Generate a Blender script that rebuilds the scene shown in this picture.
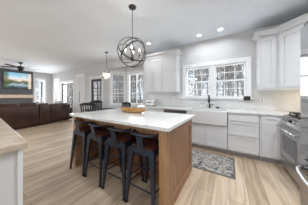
import bpy, bmesh, math, random
from mathutils import Vector, Matrix
for o in list(bpy.data.objects): bpy.data.objects.remove(o, do_unlink=True)
S = bpy.context.scene
COL = S.collection
PI = math.pi

# ------------------------------------------------------------------ camera
cd = bpy.data.cameras.new('camera'); cam = bpy.data.objects.new('camera', cd); COL.objects.link(cam)
cd.sensor_width = 36.0; cd.lens = 36.0 * 123.72 / 308.0
cd.shift_y = -(102.5 - 96.43) / 308.0
cd.clip_start = 0.05; cd.clip_end = 300
cam.location = (0, 0, 1.215)
cam.rotation_euler = (math.radians(90), 0, math.radians(31.61))
S.camera = cam
# ------------------------------------------------------------------ view
S.view_settings.view_transform = 'Standard'; S.view_settings.look = 'None'
S.view_settings.gamma = 1; S.view_settings.use_curve_mapping = False
S.view_settings.exposure = 0.53
# ------------------------------------------------------------------ world: thin winter cloud with blue gaps
W = bpy.data.worlds.new('World'); S.world = W; W.use_nodes = True
nt = W.node_tree; nt.nodes.clear()
wo = nt.nodes.new('ShaderNodeOutputWorld'); wb = nt.nodes.new('ShaderNodeBackground')
tc = nt.nodes.new('ShaderNodeTexCoord'); mp = nt.nodes.new('ShaderNodeMapping'); mp.inputs['Scale'].default_value = (2, 2, 5)
nz = nt.nodes.new('ShaderNodeTexNoise'); nz.inputs['Scale'].default_value = 1.6; nz.inputs['Detail'].default_value = 5
cr = nt.nodes.new('ShaderNodeValToRGB')
cr.color_ramp.elements[0].position = 0.42; cr.color_ramp.elements[0].color = (0.72, 0.84, 1.0, 1)
cr.color_ramp.elements[1].position = 0.60; cr.color_ramp.elements[1].color = (0.95, 0.97, 1.0, 1)
nt.links.new(tc.outputs['Generated'], mp.inputs[0]); nt.links.new(mp.outputs[0], nz.inputs[0])
nt.links.new(nz.outputs['Fac'], cr.inputs[0]); nt.links.new(cr.outputs[0], wb.inputs[0])
wb.inputs[1].default_value = 1.15; nt.links.new(wb.outputs[0], wo.inputs[0])

DAY = 1.0     # daylight entering by each window
LAMP = 1.0    # recessed lamps
def area(name, loc, rot, sx, sy, power, color=(1, 1, 1)):
    l = bpy.data.lights.new(name, 'AREA'); l.shape = 'RECTANGLE'; l.size = sx; l.size_y = sy
    l.energy = power; l.color = color
    o = bpy.data.objects.new(name, l); COL.objects.link(o); o.location = loc; o.rotation_euler = rot
    return o
# daylight through the windows (area light in the plane of each opening, outside the glass)
area('daylight_kitchen', (-0.40, 3.80, 1.62), (-PI/2, 0, 0), 1.4, 0.8, 7*DAY, (0.93, 0.97, 1))
area('daylight_bay', (-3.4, 5.0, 1.7), (-PI/2, 0, 0), 2.6, 1.6, 60*DAY, (0.93, 0.97, 1))
area('daylight_french', (-8.3, 3.85, 1.2), (-PI/2, 0, 0), 1.4, 1.8, 80*DAY, (0.93, 0.97, 1))
area('daylight_left', (-10.75, 3.0, 1.5), (0, -PI/2, 0), 1.7, 0.6, 40*DAY, (0.93, 0.97, 1))
# added fill lamps at made-up window openings behind the camera
area('fill_behind_camera', (-1.2, -2.92, 1.35), (PI/2, 0, 0), 4.2, 2.2, 8*DAY, (0.97, 0.98, 1))
area('fill_behind_living', (-6.6, -2.92, 1.35), (PI/2, 0, 0), 4.0, 2.2, 30*DAY, (0.97, 0.98, 1))

# ------------------------------------------------------------------ materials
def lin(c):
    def f(v):
        v /= 255.0
        return v/12.92 if v <= 0.04045 else ((v+0.055)/1.055)**2.4
    return (f(c[0]), f(c[1]), f(c[2]), 1)
def mat(name, c, rough=0.5, metal=0.0, var=0.0, vscale=8.0, bump=0.0, stretch=(1, 1, 1), c2=None, spec=0.5, detail=4, coat=0.0, emit=None, estr=0):
    m = bpy.data.materials.new(name); m.use_nodes = True
    n = m.node_tree.nodes; L = m.node_tree.links; b = n['Principled BSDF']
    b.inputs['Roughness'].default_value = rough; b.inputs['Metallic'].default_value = metal
    b.inputs['Specular IOR Level'].default_value = spec; b.inputs['Coat Weight'].default_value = coat
    if emit: b.inputs['Emission Color'].default_value = lin(emit); b.inputs['Emission Strength'].default_value = estr
    base = lin(c)
    t = n.new('ShaderNodeTexCoord'); mp = n.new('ShaderNodeMapping'); mp.inputs['Scale'].default_value = stretch
    z = n.new('ShaderNodeTexNoise'); z.inputs['Scale'].default_value = vscale; z.inputs['Detail'].default_value = detail
    L.new(t.outputs['Object'], mp.inputs[0]); L.new(mp.outputs[0], z.inputs[0])
    r = n.new('ShaderNodeValToRGB')
    if c2: d2 = lin(c2)
    else: d2 = tuple(max(0, x*(1-var)) for x in base[:3]) + (1,)
    r.color_ramp.elements[0].position = 0.35; r.color_ramp.elements[0].color = d2
    r.color_ramp.elements[1].position = 0.65; r.color_ramp.elements[1].color = base
    L.new(z.outputs['Fac'], r.inputs[0]); L.new(r.outputs[0], b.inputs['Base Color'])
    if bump:
        bu = n.new('ShaderNodeBump'); bu.inputs['Strength'].default_value = bump; bu.inputs['Distance'].default_value = 0.01
        L.new(z.outputs['Fac'], bu.inputs['Height']); L.new(bu.outputs[0], b.inputs['Normal'])
    return m
def glassmat(name, tint=(1, 1, 1), gl=0.035):
    m = bpy.data.materials.new(name); m.use_nodes = True; n = m.node_tree.nodes; L = m.node_tree.links; n.clear()
    o = n.new('ShaderNodeOutputMaterial'); t = n.new('ShaderNodeBsdfTransparent'); g = n.new('ShaderNodeBsdfGlossy'); x = n.new('ShaderNodeMixShader')
    lw = n.new('ShaderNodeLayerWeight'); lw.inputs[0].default_value = 0.5
    pw = n.new('ShaderNodeMath'); pw.operation = 'POWER'; pw.inputs[1].default_value = 4.0; L.new(lw.outputs['Facing'], pw.inputs[0])
    f = n.new('ShaderNodeMath'); f.operation = 'MULTIPLY_ADD'; f.inputs[1].default_value = 0.6; f.inputs[2].default_value = gl; L.new(pw.outputs[0], f.inputs[0])
    t.inputs[0].default_value = (*tint, 1); g.inputs['Roughness'].default_value = 0.03
    L.new(f.outputs[0], x.inputs[0]); L.new(t.outputs[0], x.inputs[1]); L.new(g.outputs[0], x.inputs[2]); L.new(x.outputs[0], o.inputs[0])
    return m
def emis(name, c, s):
    m = bpy.data.materials.new(name); m.use_nodes = True; n = m.node_tree.nodes; n.clear()
    o = n.new('ShaderNodeOutputMaterial'); e = n.new('ShaderNodeEmission'); e.inputs[0].default_value = lin(c); e.inputs[1].default_value = s
    m.node_tree.links.new(e.outputs[0], o.inputs[0]); return m

M = {}
M['ceiling'] = mat('ceiling_paint', (236, 242, 249), 0.9, var=0.03, vscale=2)
M['wall'] = mat('wall_paint', (214, 214, 215), 0.85, var=0.03, vscale=2)
M['trim'] = mat('trim_white', (240, 240, 240), 0.45, var=0.02)
M['cab'] = mat('cabinet_white', (222, 222, 223), 0.40, var=0.02, vscale=3)
M['dark_wall'] = mat('charcoal_panel', (96, 96, 102), 0.7, var=0.12, vscale=3)
M['mantel'] = mat('mantel_wood', (222, 200, 176), 0.5, var=0.25, vscale=6, stretch=(6, .6, 6))
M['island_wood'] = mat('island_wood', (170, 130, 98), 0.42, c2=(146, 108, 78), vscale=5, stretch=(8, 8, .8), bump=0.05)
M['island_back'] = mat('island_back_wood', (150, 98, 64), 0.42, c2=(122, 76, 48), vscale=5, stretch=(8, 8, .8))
M['post_wood'] = mat('post_wood', (186, 144, 104), 0.42, c2=(152, 116, 82), vscale=5, stretch=(8, 8, .8))
M['seat_wood'] = mat('stool_seat_wood', (88, 40, 28), 0.55, c2=(56, 24, 18), vscale=6, stretch=(1, 8, 1))
M['bowl_wood'] = mat('bowl_wood', (196, 152, 92), 0.45, c2=(160, 112, 58), vscale=6, stretch=(2, 9, 3))
M['gun'] = mat('gunmetal', (60, 69, 84), 0.34, metal=0.55, var=0.25, vscale=9)
M['black'] = mat('matte_black', (26, 26, 28), 0.45, var=0.2)
M['blackwood'] = mat('black_wood', (34, 33, 34), 0.4, var=0.2, vscale=8, stretch=(1, 1, 5))
M['iron'] = mat('aged_iron', (62, 60, 58), 0.5, metal=0.3, var=0.3, vscale=20)
M['steel'] = mat('stainless', (170, 170, 172), 0.06, metal=1.0, var=0.06, vscale=3, stretch=(30, 30, 1))
M['steel_dark'] = mat('stainless_range', (182, 181, 180), 0.30, metal=0.9, var=0.08, vscale=3, stretch=(30, 30, 1))
M['chrome'] = mat('bright_steel', (225, 225, 228), 0.15, metal=1.0, var=0.03)
M['oven_glass'] = mat('oven_glass', (84, 84, 86), 0.12, var=0.1)
M['sink'] = mat('fireclay', (222, 222, 222), 0.2, var=0.01, coat=0.2)
M['leather'] = mat('brown_leather', (78, 50, 42), 0.36, c2=(54, 34, 28), vscale=3, bump=0.35, detail=6)
M['door_dark'] = mat('dark_stained_door', (74, 68, 66), 0.45, var=0.25, vscale=6, stretch=(8, 8, 1))
M['glass'] = glassmat('window_glass')
M['shade'] = glassmat('lamp_glass', (.93, .94, .94), .16)
M['bulb'] = emis('bulb_glow', (255, 240, 220), 5)
M['can'] = emis('downlight_glow', (255, 250, 244), 4)
M['ul'] = emis('under_cabinet_glow', (255, 226, 180), 10)
M['candle'] = mat('candle_sleeve', (120, 116, 110), 0.5)
M['rubber'] = mat('rubber', (20, 20, 20), 0.8)
M['plastic_white'] = mat('plastic_white', (236, 236, 234), 0.35)
M['pillow_white'] = mat('pillow_white', (228, 226, 222), 0.9, var=0.08, vscale=20)
M['bark'] = mat('bark', (182, 178, 172), 0.9, c2=(140, 136, 130), vscale=6, stretch=(4, 4, .6))
M['leafground'] = mat('leaf_litter', (150, 138, 120), 0.95, c2=(104, 96, 84), vscale=1.2, detail=8)
M['siding'] = mat('siding', (190, 188, 184), 0.8, var=0.1)
M['kick'] = mat('toe_kick', (168, 168, 168), 0.6, var=0.05)

def quartz(name, c, vein, amt):
    m = mat(name, c, 0.12, var=0.02, vscale=3, coat=0.2); n = m.node_tree.nodes; L = m.node_tree.links; b = n['Principled BSDF']
    t = n.new('ShaderNodeTexCoord'); z = n.new('ShaderNodeTexNoise'); z.inputs['Scale'].default_value = 3.2; z.inputs['Detail'].default_value = 9; z.inputs['Distortion'].default_value = 1.6
    r = n.new('ShaderNodeValToRGB'); e = r.color_ramp.elements
    e[0].position = 0.40; e[0].color = lin(c); e[1].position = 0.62; e[1].color = lin(c)
    q = r.color_ramp.elements.new(0.50); q.color = lin(vein)
    mx = n.new('ShaderNodeMixRGB'); mx.inputs[0].default_value = amt; mx.inputs[1].default_value = lin(c)
    L.new(t.outputs['Object'], z.inputs[0]); L.new(z.outputs['Fac'], r.inputs[0]); L.new(r.outputs[0], mx.inputs[2]); L.new(mx.outputs[0], b.inputs['Base Color'])
    return m
M['quartz'] = quartz('white_quartz', (234, 234, 231), (200, 198, 194), 0.3)
M['splash'] = quartz('backsplash_slab', (226, 226, 225), (208, 207, 205), 0.3)
M['stone'] = quartz('beige_stone', (206, 188, 168), (178, 156, 132), 0.8)
M['stone'].node_tree.nodes['Principled BSDF'].inputs['Roughness'].default_value = 0.35

def planks():
    m = bpy.data.materials.new('oak_planks'); m.use_nodes = True; n = m.node_tree.nodes; L = m.node_tree.links; b = n['Principled BSDF']
    t = n.new('ShaderNodeTexCoord'); mp = n.new('ShaderNodeMapping'); mp.inputs['Rotation'].default_value = (0, 0, PI/2)
    L.new(t.outputs['Object'], mp.inputs[0])
    br = n.new('ShaderNodeTexBrick'); br.inputs['Scale'].default_value = 1.0; br.inputs['Brick Width'].default_value = 1.25; br.inputs['Row Height'].default_value = 0.19
    br.inputs['Mortar Size'].default_value = 0.0022; br.inputs['Mortar Smooth'].default_value = 0.2; br.offset = 0.37
    br.inputs['Color1'].default_value = lin((222, 201, 176)); br.inputs['Color2'].default_value = lin((192, 169, 143)); br.inputs['Mortar'].default_value = lin((120, 98, 78))
    br.inputs['Bias'].default_value = 0.0
    L.new(mp.outputs[0], br.inputs[0])
    g = n.new('ShaderNodeMapping'); g.inputs['Scale'].default_value = (9, 0.8, 1); L.new(t.outputs['Object'], g.inputs[0])
    z = n.new('ShaderNodeTexNoise'); z.inputs['Scale'].default_value = 1.7; z.inputs['Detail'].default_value = 8; z.inputs['Distortion'].default_value = 0.6; L.new(g.outputs[0], z.inputs[0])
    r = n.new('ShaderNodeValToRGB'); r.color_ramp.elements[0].position = 0.34; r.color_ramp.elements[0].color = (0.62, 0.56, 0.50, 1); r.color_ramp.elements[1].position = 0.58; r.color_ramp.elements[1].color = (1, 1, 1, 1)
    L.new(z.outputs['Fac'], r.inputs[0])
    mx = n.new('ShaderNodeMixRGB'); mx.blend_type = 'MULTIPLY'; mx.inputs[0].default_value = 0.75
    L.new(br.outputs['Color'], mx.inputs[1]); L.new(r.outputs[0], mx.inputs[2]); L.new(mx.outputs[0], b.inputs['Base Color'])
    b.inputs['Roughness'].default_value = 0.42
    return m
M['floor'] = planks()

def rugmat():
    m = bpy.data.materials.new('distressed_rug'); m.use_nodes = True; n = m.node_tree.nodes; L = m.node_tree.links; b = n['Principled BSDF']; b.inputs['Roughness'].default_value = 0.95
    t = n.new('ShaderNodeTexCoord')
    v = n.new('ShaderNodeTexVoronoi'); v.inputs['Scale'].default_value = 22; v.distance = 'MANHATTAN'; L.new(t.outputs['Object'], v.inputs[0])
    z = n.new('ShaderNodeTexNoise'); z.inputs['Scale'].default_value = 9; z.inputs['Detail'].default_value = 8; L.new(t.outputs['Object'], z.inputs[0])
    a = n.new('ShaderNodeMath'); a.operation = 'MULTIPLY_ADD'; a.inputs[1].default_value = 0.55; L.new(v.outputs['Distance'], a.inputs[0]); L.new(z.outputs['Fac'], a.inputs[2])
    r = n.new('ShaderNodeValToRGB'); e = r.color_ramp.elements; e[0].position = 0.64; e[0].color = lin((72, 74, 82)); e[1].position = 0.96; e[1].color = lin((176, 170, 162))
    q = e.new(0.80); q.color = lin((120, 118, 120))
    L.new(a.outputs[0], r.inputs[0]); L.new(r.outputs[0], b.inputs['Base Color']); return m
M['rug'] = rugmat()
M['rug_border'] = mat('rug_border', (128, 122, 118), 0.95, c2=(96, 94, 96), vscale=22, detail=6)

def screenmat():   # landscape on the television: sky, pink cloud, trees, water.  local x across, z up, origin at the screen centre
    m = bpy.data.materials.new('screen_landscape'); m.use_nodes = True; n = m.node_tree.nodes; L = m.node_tree.links; n.clear()
    o = n.new('ShaderNodeOutputMaterial'); e = n.new('ShaderNodeEmission'); t = n.new('ShaderNodeTexCoord'); s = n.new('ShaderNodeSeparateXYZ')
    L.new(t.outputs['Generated'], s.inputs[0])
    z = n.new('ShaderNodeTexNoise'); z.inputs['Scale'].default_value = 5; z.inputs['Detail'].default_value = 6; L.new(t.outputs['Generated'], z.inputs[0])
    k = n.new('ShaderNodeMath'); k.operation = 'MULTIPLY_ADD'; k.inputs[1].default_value = 0.45; L.new(z.outputs['Fac'], k.inputs[0]); 
    off = n.new('ShaderNodeMath'); off.operation = 'SUBTRACT'; off.inputs[1].default_value = 0.22; L.new(s.outputs['Z'], off.inputs[0]); L.new(off.outputs[0], k.inputs[2])
    r = n.new('ShaderNodeValToRGB'); el = r.color_ramp.elements
    el[0].position = 0.0; el[0].color = lin((60, 66, 52)); el[1].position = 1.0; el[1].color = lin((128, 180, 206))
    for p, c in ((0.12, (96, 112, 128)), (0.28, (170, 186, 196)), (0.36, (76, 92, 74)), (0.46, (120, 120, 92)), (0.56, (222, 200, 188)), (0.68, (214, 222, 226)), (0.8, (160, 196, 212))):
        q = el.new(p); q.color = lin(c)
    L.new(k.outputs[0], r.inputs[0])
    # warm light band at one end, dark trees at the other
    r2 = n.new('ShaderNodeValToRGB'); q = r2.color_ramp.elements; q[0].position = 0.0; q[0].color = lin((70, 84, 50)); q[1].position = 1; q[1].color = lin((226, 206, 182))
    w = q.new(0.4); w.color = lin((84, 100, 66)); w2 = q.new(0.5); w2.color = lin((226, 206, 182))
    L.new(s.outputs['Y'], r2.inputs[0])
    mx = n.new('ShaderNodeMixRGB'); 
    r3 = n.new('ShaderNodeValToRGB'); q = r3.color_ramp.elements; q[0].position = 0.10; q[0].color = (.8, .8, .8, 1); q[1].position = 0.92; q[1].color = (.85, .85, .85, 1)
    q2 = q.new(0.22); q2.color = (0, 0, 0, 1); q3 = q.new(0.84); q3.color = (0, 0, 0, 1); L.new(s.outputs['Y'], r3.inputs[0]); L.new(r3.outputs[0], mx.inputs[0]); L.new(r.outputs[0], mx.inputs[1]); L.new(r2.outputs[0], mx.inputs[2])
    L.new(mx.outputs[0], e.inputs[0]); e.inputs[1].default_value = 0.85; L.new(e.outputs[0], o.inputs[0]); return m
M['screen'] = screenmat()

# ------------------------------------------------------------------ mesh helpers
def box(bm, x0, x1, y0, y1, z0, z1, R=None, bev=0.0):
    m = Matrix.Translation(((x0+x1)/2, (y0+y1)/2, (z0+z1)/2)) @ Matrix.Diagonal((abs(x1-x0), abs(y1-y0), abs(z1-z0), 1))
    if R is not None: m = R @ m
    g = bmesh.ops.create_cube(bm, size=1, matrix=m)
    if bev > 0:
        es = list({e for v in g['verts'] for e in v.link_edges})
        bmesh.ops.bevel(bm, geom=es, offset=bev, segments=2, affect='EDGES', profile=0.5)
def bar(bm, a, b, w, h=None, up=(0, 0, 1), w2=None, h2=None):
    """square-section bar from a to b, tapering to w2 x h2"""
    h = h or w; w2 = w2 or w; h2 = h2 or h
    a = Vector(a); b = Vector(b); d = (b-a).normalized(); u = Vector(up)
    if abs(d.dot(u)) > 0.99: u = Vector((0, 1, 0))
    s = d.cross(u).normalized(); t = s.cross(d).normalized(); vs = []
    for p, ww, hh in ((a, w, h), (b, w2, h2)):
        for i, j in ((-1, -1), (1, -1), (1, 1), (-1, 1)): vs.append(bm.verts.new(p + s*i*ww/2 + t*j*hh/2))
    for q in ((0, 1, 2, 3), (7, 6, 5, 4), (0, 4, 5, 1), (1, 5, 6, 2), (2, 6, 7, 3), (3, 7, 4, 0)): bm.faces.new([vs[k] for k in q])
def tube(bm, pts, r, n=8, closed=False, r2=None):
    pts = [Vector(p) for p in pts]; N = len(pts); rings = []
    prev = None
    for i, p in enumerate(pts):
        if closed: d = pts[(i+1) % N] - pts[i-1]
        else: d = pts[min(i+1, N-1)] - pts[max(i-1, 0)]
        d.normalize()
        if prev is None:
            u = Vector((0, 0, 1)) if abs(d.z) < 0.9 else Vector((1, 0, 0))
            s = d.cross(u).normalized()
        else: s = (prev - d*prev.dot(d)).normalized()
        prev = s; t = d.cross(s)
        rr = r if r2 is None else r + (r2-r)*i/(N-1)
        rings.append([bm.verts.new(p + (s*math.cos(2*PI*k/n) + t*math.sin(2*PI*k/n))*rr) for k in range(n)])
    rng = range(N) if closed else range(N-1)
    for i in rng:
        A = rings[i]; B = rings[(i+1) % N]
        for k in range(n): bm.faces.new((A[k], A[(k+1) % n], B[(k+1) % n], B[k]))
    if not closed:
        bm.faces.new(rings[0][::-1]); bm.faces.new(rings[-1])
def lathe(bm, prof, n=24, c=(0, 0), sx=1, sy=1):
    rings = []
    for r, z in prof:
        rings.append([bm.verts.new((c[0]+sx*r*math.cos(2*PI*k/n), c[1]+sy*r*math.sin(2*PI*k/n), z)) for k in range(n)])
    for A, B in zip(rings, rings[1:]):
        for k in range(n): bm.faces.new((A[k], A[(k+1) % n], B[(k+1) % n], B[k]))
    if prof[0][0] > 1e-4: bm.faces.new(rings[0][::-1])
    if prof[-1][0] > 1e-4: bm.faces.new(rings[-1])
def lathe_open(bm, prof, n=24):
    rings = [[bm.verts.new((r*math.cos(2*PI*k/n), r*math.sin(2*PI*k/n), z)) for k in range(n)] for r, z in prof]
    for A, C in zip(rings, rings[1:]):
        for k in range(n): bm.faces.new((A[k], A[(k+1) % n], C[(k+1) % n], C[k]))
def prism(bm, poly, z0, z1):
    a = [bm.verts.new((x, y, z0)) for x, y in poly]; b = [bm.verts.new((x, y, z1)) for x, y in poly]; n = len(poly)
    bm.faces.new(a[::-1]); bm.faces.new(b)
    for i in range(n): bm.faces.new((a[i], a[(i+1) % n], b[(i+1) % n], b[i]))
def obj(name, build, m, parent=None, smooth=False, bevel=0.0, loc=None, rotz=0):
    bm = bmesh.new(); build(bm)
    bmesh.ops.remove_doubles(bm, verts=bm.verts, dist=1e-5)
    bmesh.ops.recalc_face_normals(bm, faces=bm.faces)
    me = bpy.data.meshes.new(name); bm.to_mesh(me); bm.free()
    me.materials.append(M[m] if isinstance(m, str) else m)
    if smooth:
        for p in me.polygons: p.use_smooth = True
    o = bpy.data.objects.new(name, me); COL.objects.link(o)
    if parent: o.parent = parent
    if loc: o.location = loc
    if rotz: o.rotation_euler = (0, 0, rotz)
    if bevel:
        b = o.modifiers.new('bevel', 'BEVEL'); b.width = bevel; b.segments = 2; b.limit_method = 'ANGLE'
    return o
def B(*boxes, bev=0.0):
    def f(bm):
        for b in boxes: box(bm, *b, bev=bev)
    return f
def tag(o, label, cat, group=None, kind=None):
    o['label'] = label; o['category'] = cat
    if group: o['group'] = group
    if kind: o['kind'] = kind
    return o
def thing(name, label, cat, loc=(0, 0, 0), rotz=0, group=None):
    o = bpy.data.objects.new(name, None); COL.objects.link(o); o.empty_display_size = 0.1
    o.location = loc; o.rotation_euler = (0, 0, rotz)
    return tag(o, label, cat, group)
def struct(name, build, m, label, cat, **k):
    o = obj(name, build, m, **k); o['kind'] = 'structure'; o['label'] = label; o['category'] = cat; return o
def structE(name, label, cat, loc=(0, 0, 0), rotz=0):
    o = thing(name, label, cat, loc, rotz); o['kind'] = 'structure'; return o
def copy_tree(o, parent=None):
    c = o.copy(); COL.objects.link(c); c.parent = parent
    for ch in list(o.children): copy_tree(ch, c)
    return c

# ================================================================== STRUCTURE
XL, XR, YF, YB, H = -10.5, 1.42, -3.0, 3.59, 2.743
T = 0.15
struct('floor', B((XL-.2, XR+.2, YF-.2, YB+1.1, -0.1, 0)), 'floor', 'light oak plank floor running through kitchen and living room', 'floor')
struct('ceiling', B((XL-.2, XR+.2, YF-.2, YB+1.1, H, H+0.1)), 'ceiling', 'flat pale grey painted ceiling over the whole open room', 'ceiling')
def wall_with_holes(a0, a1, holes, axis, p0, p1):
    """wall running a0..a1 along axis, thickness p0..p1, holes = (h0,h1,z0,z1) sorted"""
    def f(bm):
        def bb(s0, s1, z0, z1):
            if s1-s0 < 1e-4 or z1-z0 < 1e-4: return
            if axis == 'x': box(bm, s0, s1, p0, p1, z0, z1)
            else: box(bm, p0, p1, s0, s1, z0, z1)
        cur = a0
        for h0, h1, z0, z1 in holes:
            bb(cur, h0, 0, H); bb(h0, h1, 0, z0); bb(h0, h1, z1, H); cur = h1
        bb(cur, a1, 0, H)
    return f
KW = (-1.11, 0.32, 1.21, 2.03)        # kitchen window opening
FD = (-9.02, -7.58, 0.0, 2.04)        # french doors
SD = (-5.86, -5.02, 0.0, 2.06)        # single glazed door
BAY = (-4.50, -2.45, 0.0, 2.46)
struct('wall_back', wall_with_holes(XL-T, XR+T, [FD, SD, BAY, KW], 'x', YB, YB+T), 'wall', 'pale grey wall with the kitchen window, bay opening and glazed doors', 'wall')
LW = (2.74, 3.22, 0.35, 2.30)
struct('wall_left', wall_with_holes(YF-T, YB+T, [LW], 'y', XL-T, XL), 'wall', 'far grey wall of the living room beside the charcoal panelling', 'wall')
struct('wall_right', wall_with_holes(YF-T, YB+T, [], 'y', XR, XR+T), 'wall', 'wall behind the range and the refrigerator', 'wall')
struct('wall_front', wall_with_holes(XL-T, XR+T, [(-8.6, -4.6, .1, 2.4), (-3.3, .9, .1, 2.4)], 'x', YF-T, YF), 'wall', 'unseen wall behind the camera with window openings added for daylight', 'wall')  # large openings are added here to let daylight into the room
# bay walls: 45 degree facets around a centre facet
bx0, bx1, by = -3.98, -2.90, 4.11
def facet(name, a, b, holes, label):
    a = Vector((*a, 0)); b = Vector((*b, 0)); L_ = (b-a).length; ang = math.atan2(b.y-a.y, b.x-a.x)
    def f(bm):
        cur = 0
        for h0, h1, z0, z1 in holes:
            box(bm, cur, h0, 0, .12, 0, H); box(bm, h0, h1, 0, .12, 0, z0); box(bm, h0, h1, 0, .12, z1, H); cur = h1
        box(bm, cur, L_, 0, .12, 0, H)
    return struct(name, f, 'wall', label, 'wall', loc=a, rotz=ang), a, ang, L_
f1 = facet('wall_bay_left', (-4.50, 3.59), (bx0, by), [(0.10, 0.635, .88, 2.20)], 'slanted left wall of the bay holding a tall window')
f2 = facet('wall_bay_centre', (bx0, by), (bx1, by), [(0.11, 0.97, .88, 2.20)], 'centre wall of the bay holding the wider window')
f3 = facet('wall_bay_right', (bx1, by), (-2.38, 3.59), [(0.10, 0.635, .88, 2.20)], 'slanted right wall of the bay behind the wall cabinets')

def window(name, label, loc, rotz, w, z0, z1, cols, rows, casing=.09, depth=.1, meet=None, sill=True):
    """window in local frame: x 0..w along the wall, y = 0 at room face, +y outwards"""
    e = structE(name, label, 'window', loc, rotz)
    c = casing
    fr = [(-c, 0, -.025, 0.001, z0-c, z1+c), (w, w+c, -.025, .001, z0-c, z1+c), (0, w, -.025, .001, z1, z1+c), (0, w, -.025, .001, z0-c, z0),
          (-c-.015, w+c+.015, -.04, .001, z1+c, z1+c+.03)]
    if sill: fr.append((-c-.015, w+c+.015, -.06, .001, z0-.02, z0+.005))
    obj('casing', B(*fr), 'trim', e)
    s = .035
    fs = [(0, s, .03, .08, z0, z1), (w-s, w, .03, .08, z0, z1), (s, w-s, .03, .08, z1-s, z1), (s, w-s, .03, .08, z0, z0+s)]
    if meet: fs.append((s, w-s, .025, .08, meet-.02, meet+.02))
    obj('sash', B(*fs), 'trim', e)
    mu = []
    for i in range(1, cols): x = w*i/cols; mu.append((x-.008, x+.008, .04, .07, z0+s, z1-s))
    for j in range(1, rows):
        z = z0+(z1-z0)*j/rows
        if meet and abs(z-meet) < .03: continue
        mu.append((s, w-s, .042, .068, z-.008, z+.008))
    if mu: obj('muntins', B(*mu), 'trim', e)
    obj('glass', B((s, w-s, .053, .057, z0+s, z1-s)), 'glass', e)
    return e
# kitchen double window: two units with a shared mullion
k = structE('window_1', 'wide white double window over the sink with small square panes', 'window', (KW[0], YB, 0))
w_ = KW[1]-KW[0]; z0, z1 = KW[2], KW[3]; mid = w_*0.495
obj('casing', B((-.09, 0, -.03, .001, z0-.03, z1+.1), (w_, w_+.09, -.03, .001, z0-.03, z1+.1), (0, w_, -.03, .001, z1, z1+.1)), 'trim', k, bevel=.004)
obj('sill', B((-.13, w_+.13, -.085, .02, z0-.055, z0-.02), (-.1, w_+.1, -.03, .001, z0-.10, z0-.055)), 'trim', k, bevel=.004)
obj('mullion', B((mid-.055, mid+.055, -.02, .1, z0-.02, z1)), 'trim', k)
for a, b in ((0, mid-.055), (mid+.055, w_)):
    s = .03
    obj('sash', B((a, a+s, .03, .08, z0-.02, z1), (b-s, b, .03, .08, z0-.02, z1), (a+s, b-s, .03, .08, z1-s, z1), (a+s, b-s, .03, .08, z0-.02, z0+s-.01), (a+s, b-s, .028, .08, (z0+z1)/2-.014, (z0+z1)/2+.014)), 'trim', k)
    mu = [(a+(b-a)*i/3-.006, a+(b-a)*i/3+.006, .04, .07, z0+.02, z1-s) for i in (1, 2)] + [(a+s, b-s, .042, .068, z0+(z1-z0)*j/4-.006, z0+(z1-z0)*j/4+.006) for j in (1, 3)]
    obj('muntins', B(*mu), 'trim', k)
    obj('glass', B((a+s, b-s, .053, .057, z0+.02, z1-s)), 'glass', k)
for i, (ff, hole, lab) in enumerate(((f1, (.10, .635), 'tall narrow white window in the slanted left side of the bay'), (f2, (.11, .97), 'wider white window in the centre of the bay'), (f3, (.10, .635), 'tall narrow window in the right side of the bay behind the wall cabinets'))):
    _, a, ang, L_ = ff
    p = a + Vector((math.cos(ang), math.sin(ang), 0))*hole[0]
    window('window_%d' % (i+2), lab, p, ang, hole[1]-hole[0], .88, 2.20, 2, 4, casing=.085, meet=1.36)
window('window_5', 'tall white window on the far wall right of the charcoal panelling', (XL, LW[0], 0), PI/2, LW[1]-LW[0], LW[2], LW[3], 2, 5, casing=.08)
for i, (a, b) in enumerate(((-8.6, -4.6), (-3.3, .9))):  # made-up windows out of view, added for the daylight they admit
    window('window_%d' % (6+i), 'added unseen window letting daylight in behind the camera', (b, YF, 0), PI, b-a, .1, 2.4, 4, 1, casing=.1)

def glazed_leaf(par, x0, x1, z1, cols, rows):
    s = .10
    obj('door_leaf', B((x0, x0+s, .03, .075, .01, z1), (x1-s, x1, .03, .075, .01, z1), (x0+s, x1-s, .03, .075, z1-s, z1), (x0+s, x1-s, .03, .075, .01, .26)), 'door_dark', par)
    g0, g1, h0, h1 = x0+s, x1-s, .26, z1-s
    mu = [(g0+(g1-g0)*i/cols-.012, g0+(g1-g0)*i/cols+.012, .035, .07, h0, h1) for i in range(1, cols)] + [(g0, g1, .036, .069, h0+(h1-h0)*j/rows-.012, h0+(h1-h0)*j/rows+.012) for j in range(1, rows)]
    obj('muntins', B(*mu), 'door_dark', par)
    obj('glass', B((g0, g1, .05, .055, h0, h1)), 'glass', par)
def doorcase(par, w, z1, c=.09):
    obj('casing', B((-c, 0, -.025, .001, 0, z1+c), (w, w+c, -.025, .001, 0, z1+c), (0, w, -.025, .001, z1, z1+c), (-c-.02, w+c+.02, -.04, .001, z1+c, z1+c+.03)), 'trim', par)
d = structE('door_1', 'pair of dark stained french doors with glass panes', 'door', (FD[0], YB, 0)); w_ = FD[1]-FD[0]
doorcase(d, w_, FD[3]); glazed_leaf(d, .01, w_/2-.004, 2.02, 2, 5); glazed_leaf(d, w_/2+.004, w_-.01, 2.02, 2, 5)
obj('handle', lambda bm: tube(bm, [(w_/2-.05, .03, .95), (w_/2-.05, -.02, .95), (w_/2-.05, -.02, 1.1), (w_/2-.05, .03, 1.1)], .01), 'iron', d)
d = structE('door_2', 'single dark stained glazed door left of the bay', 'door', (SD[0], YB, 0)); w_ = SD[1]-SD[0]
doorcase(d, w_, SD[3]); glazed_leaf(d, .01, w_-.01, 2.04, 2, 5)
obj('handle', lambda bm: tube(bm, [(.06, .03, .95), (.06, -.03, .95), (.14, -.03, .95)], .01), 'iron', d)
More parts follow.
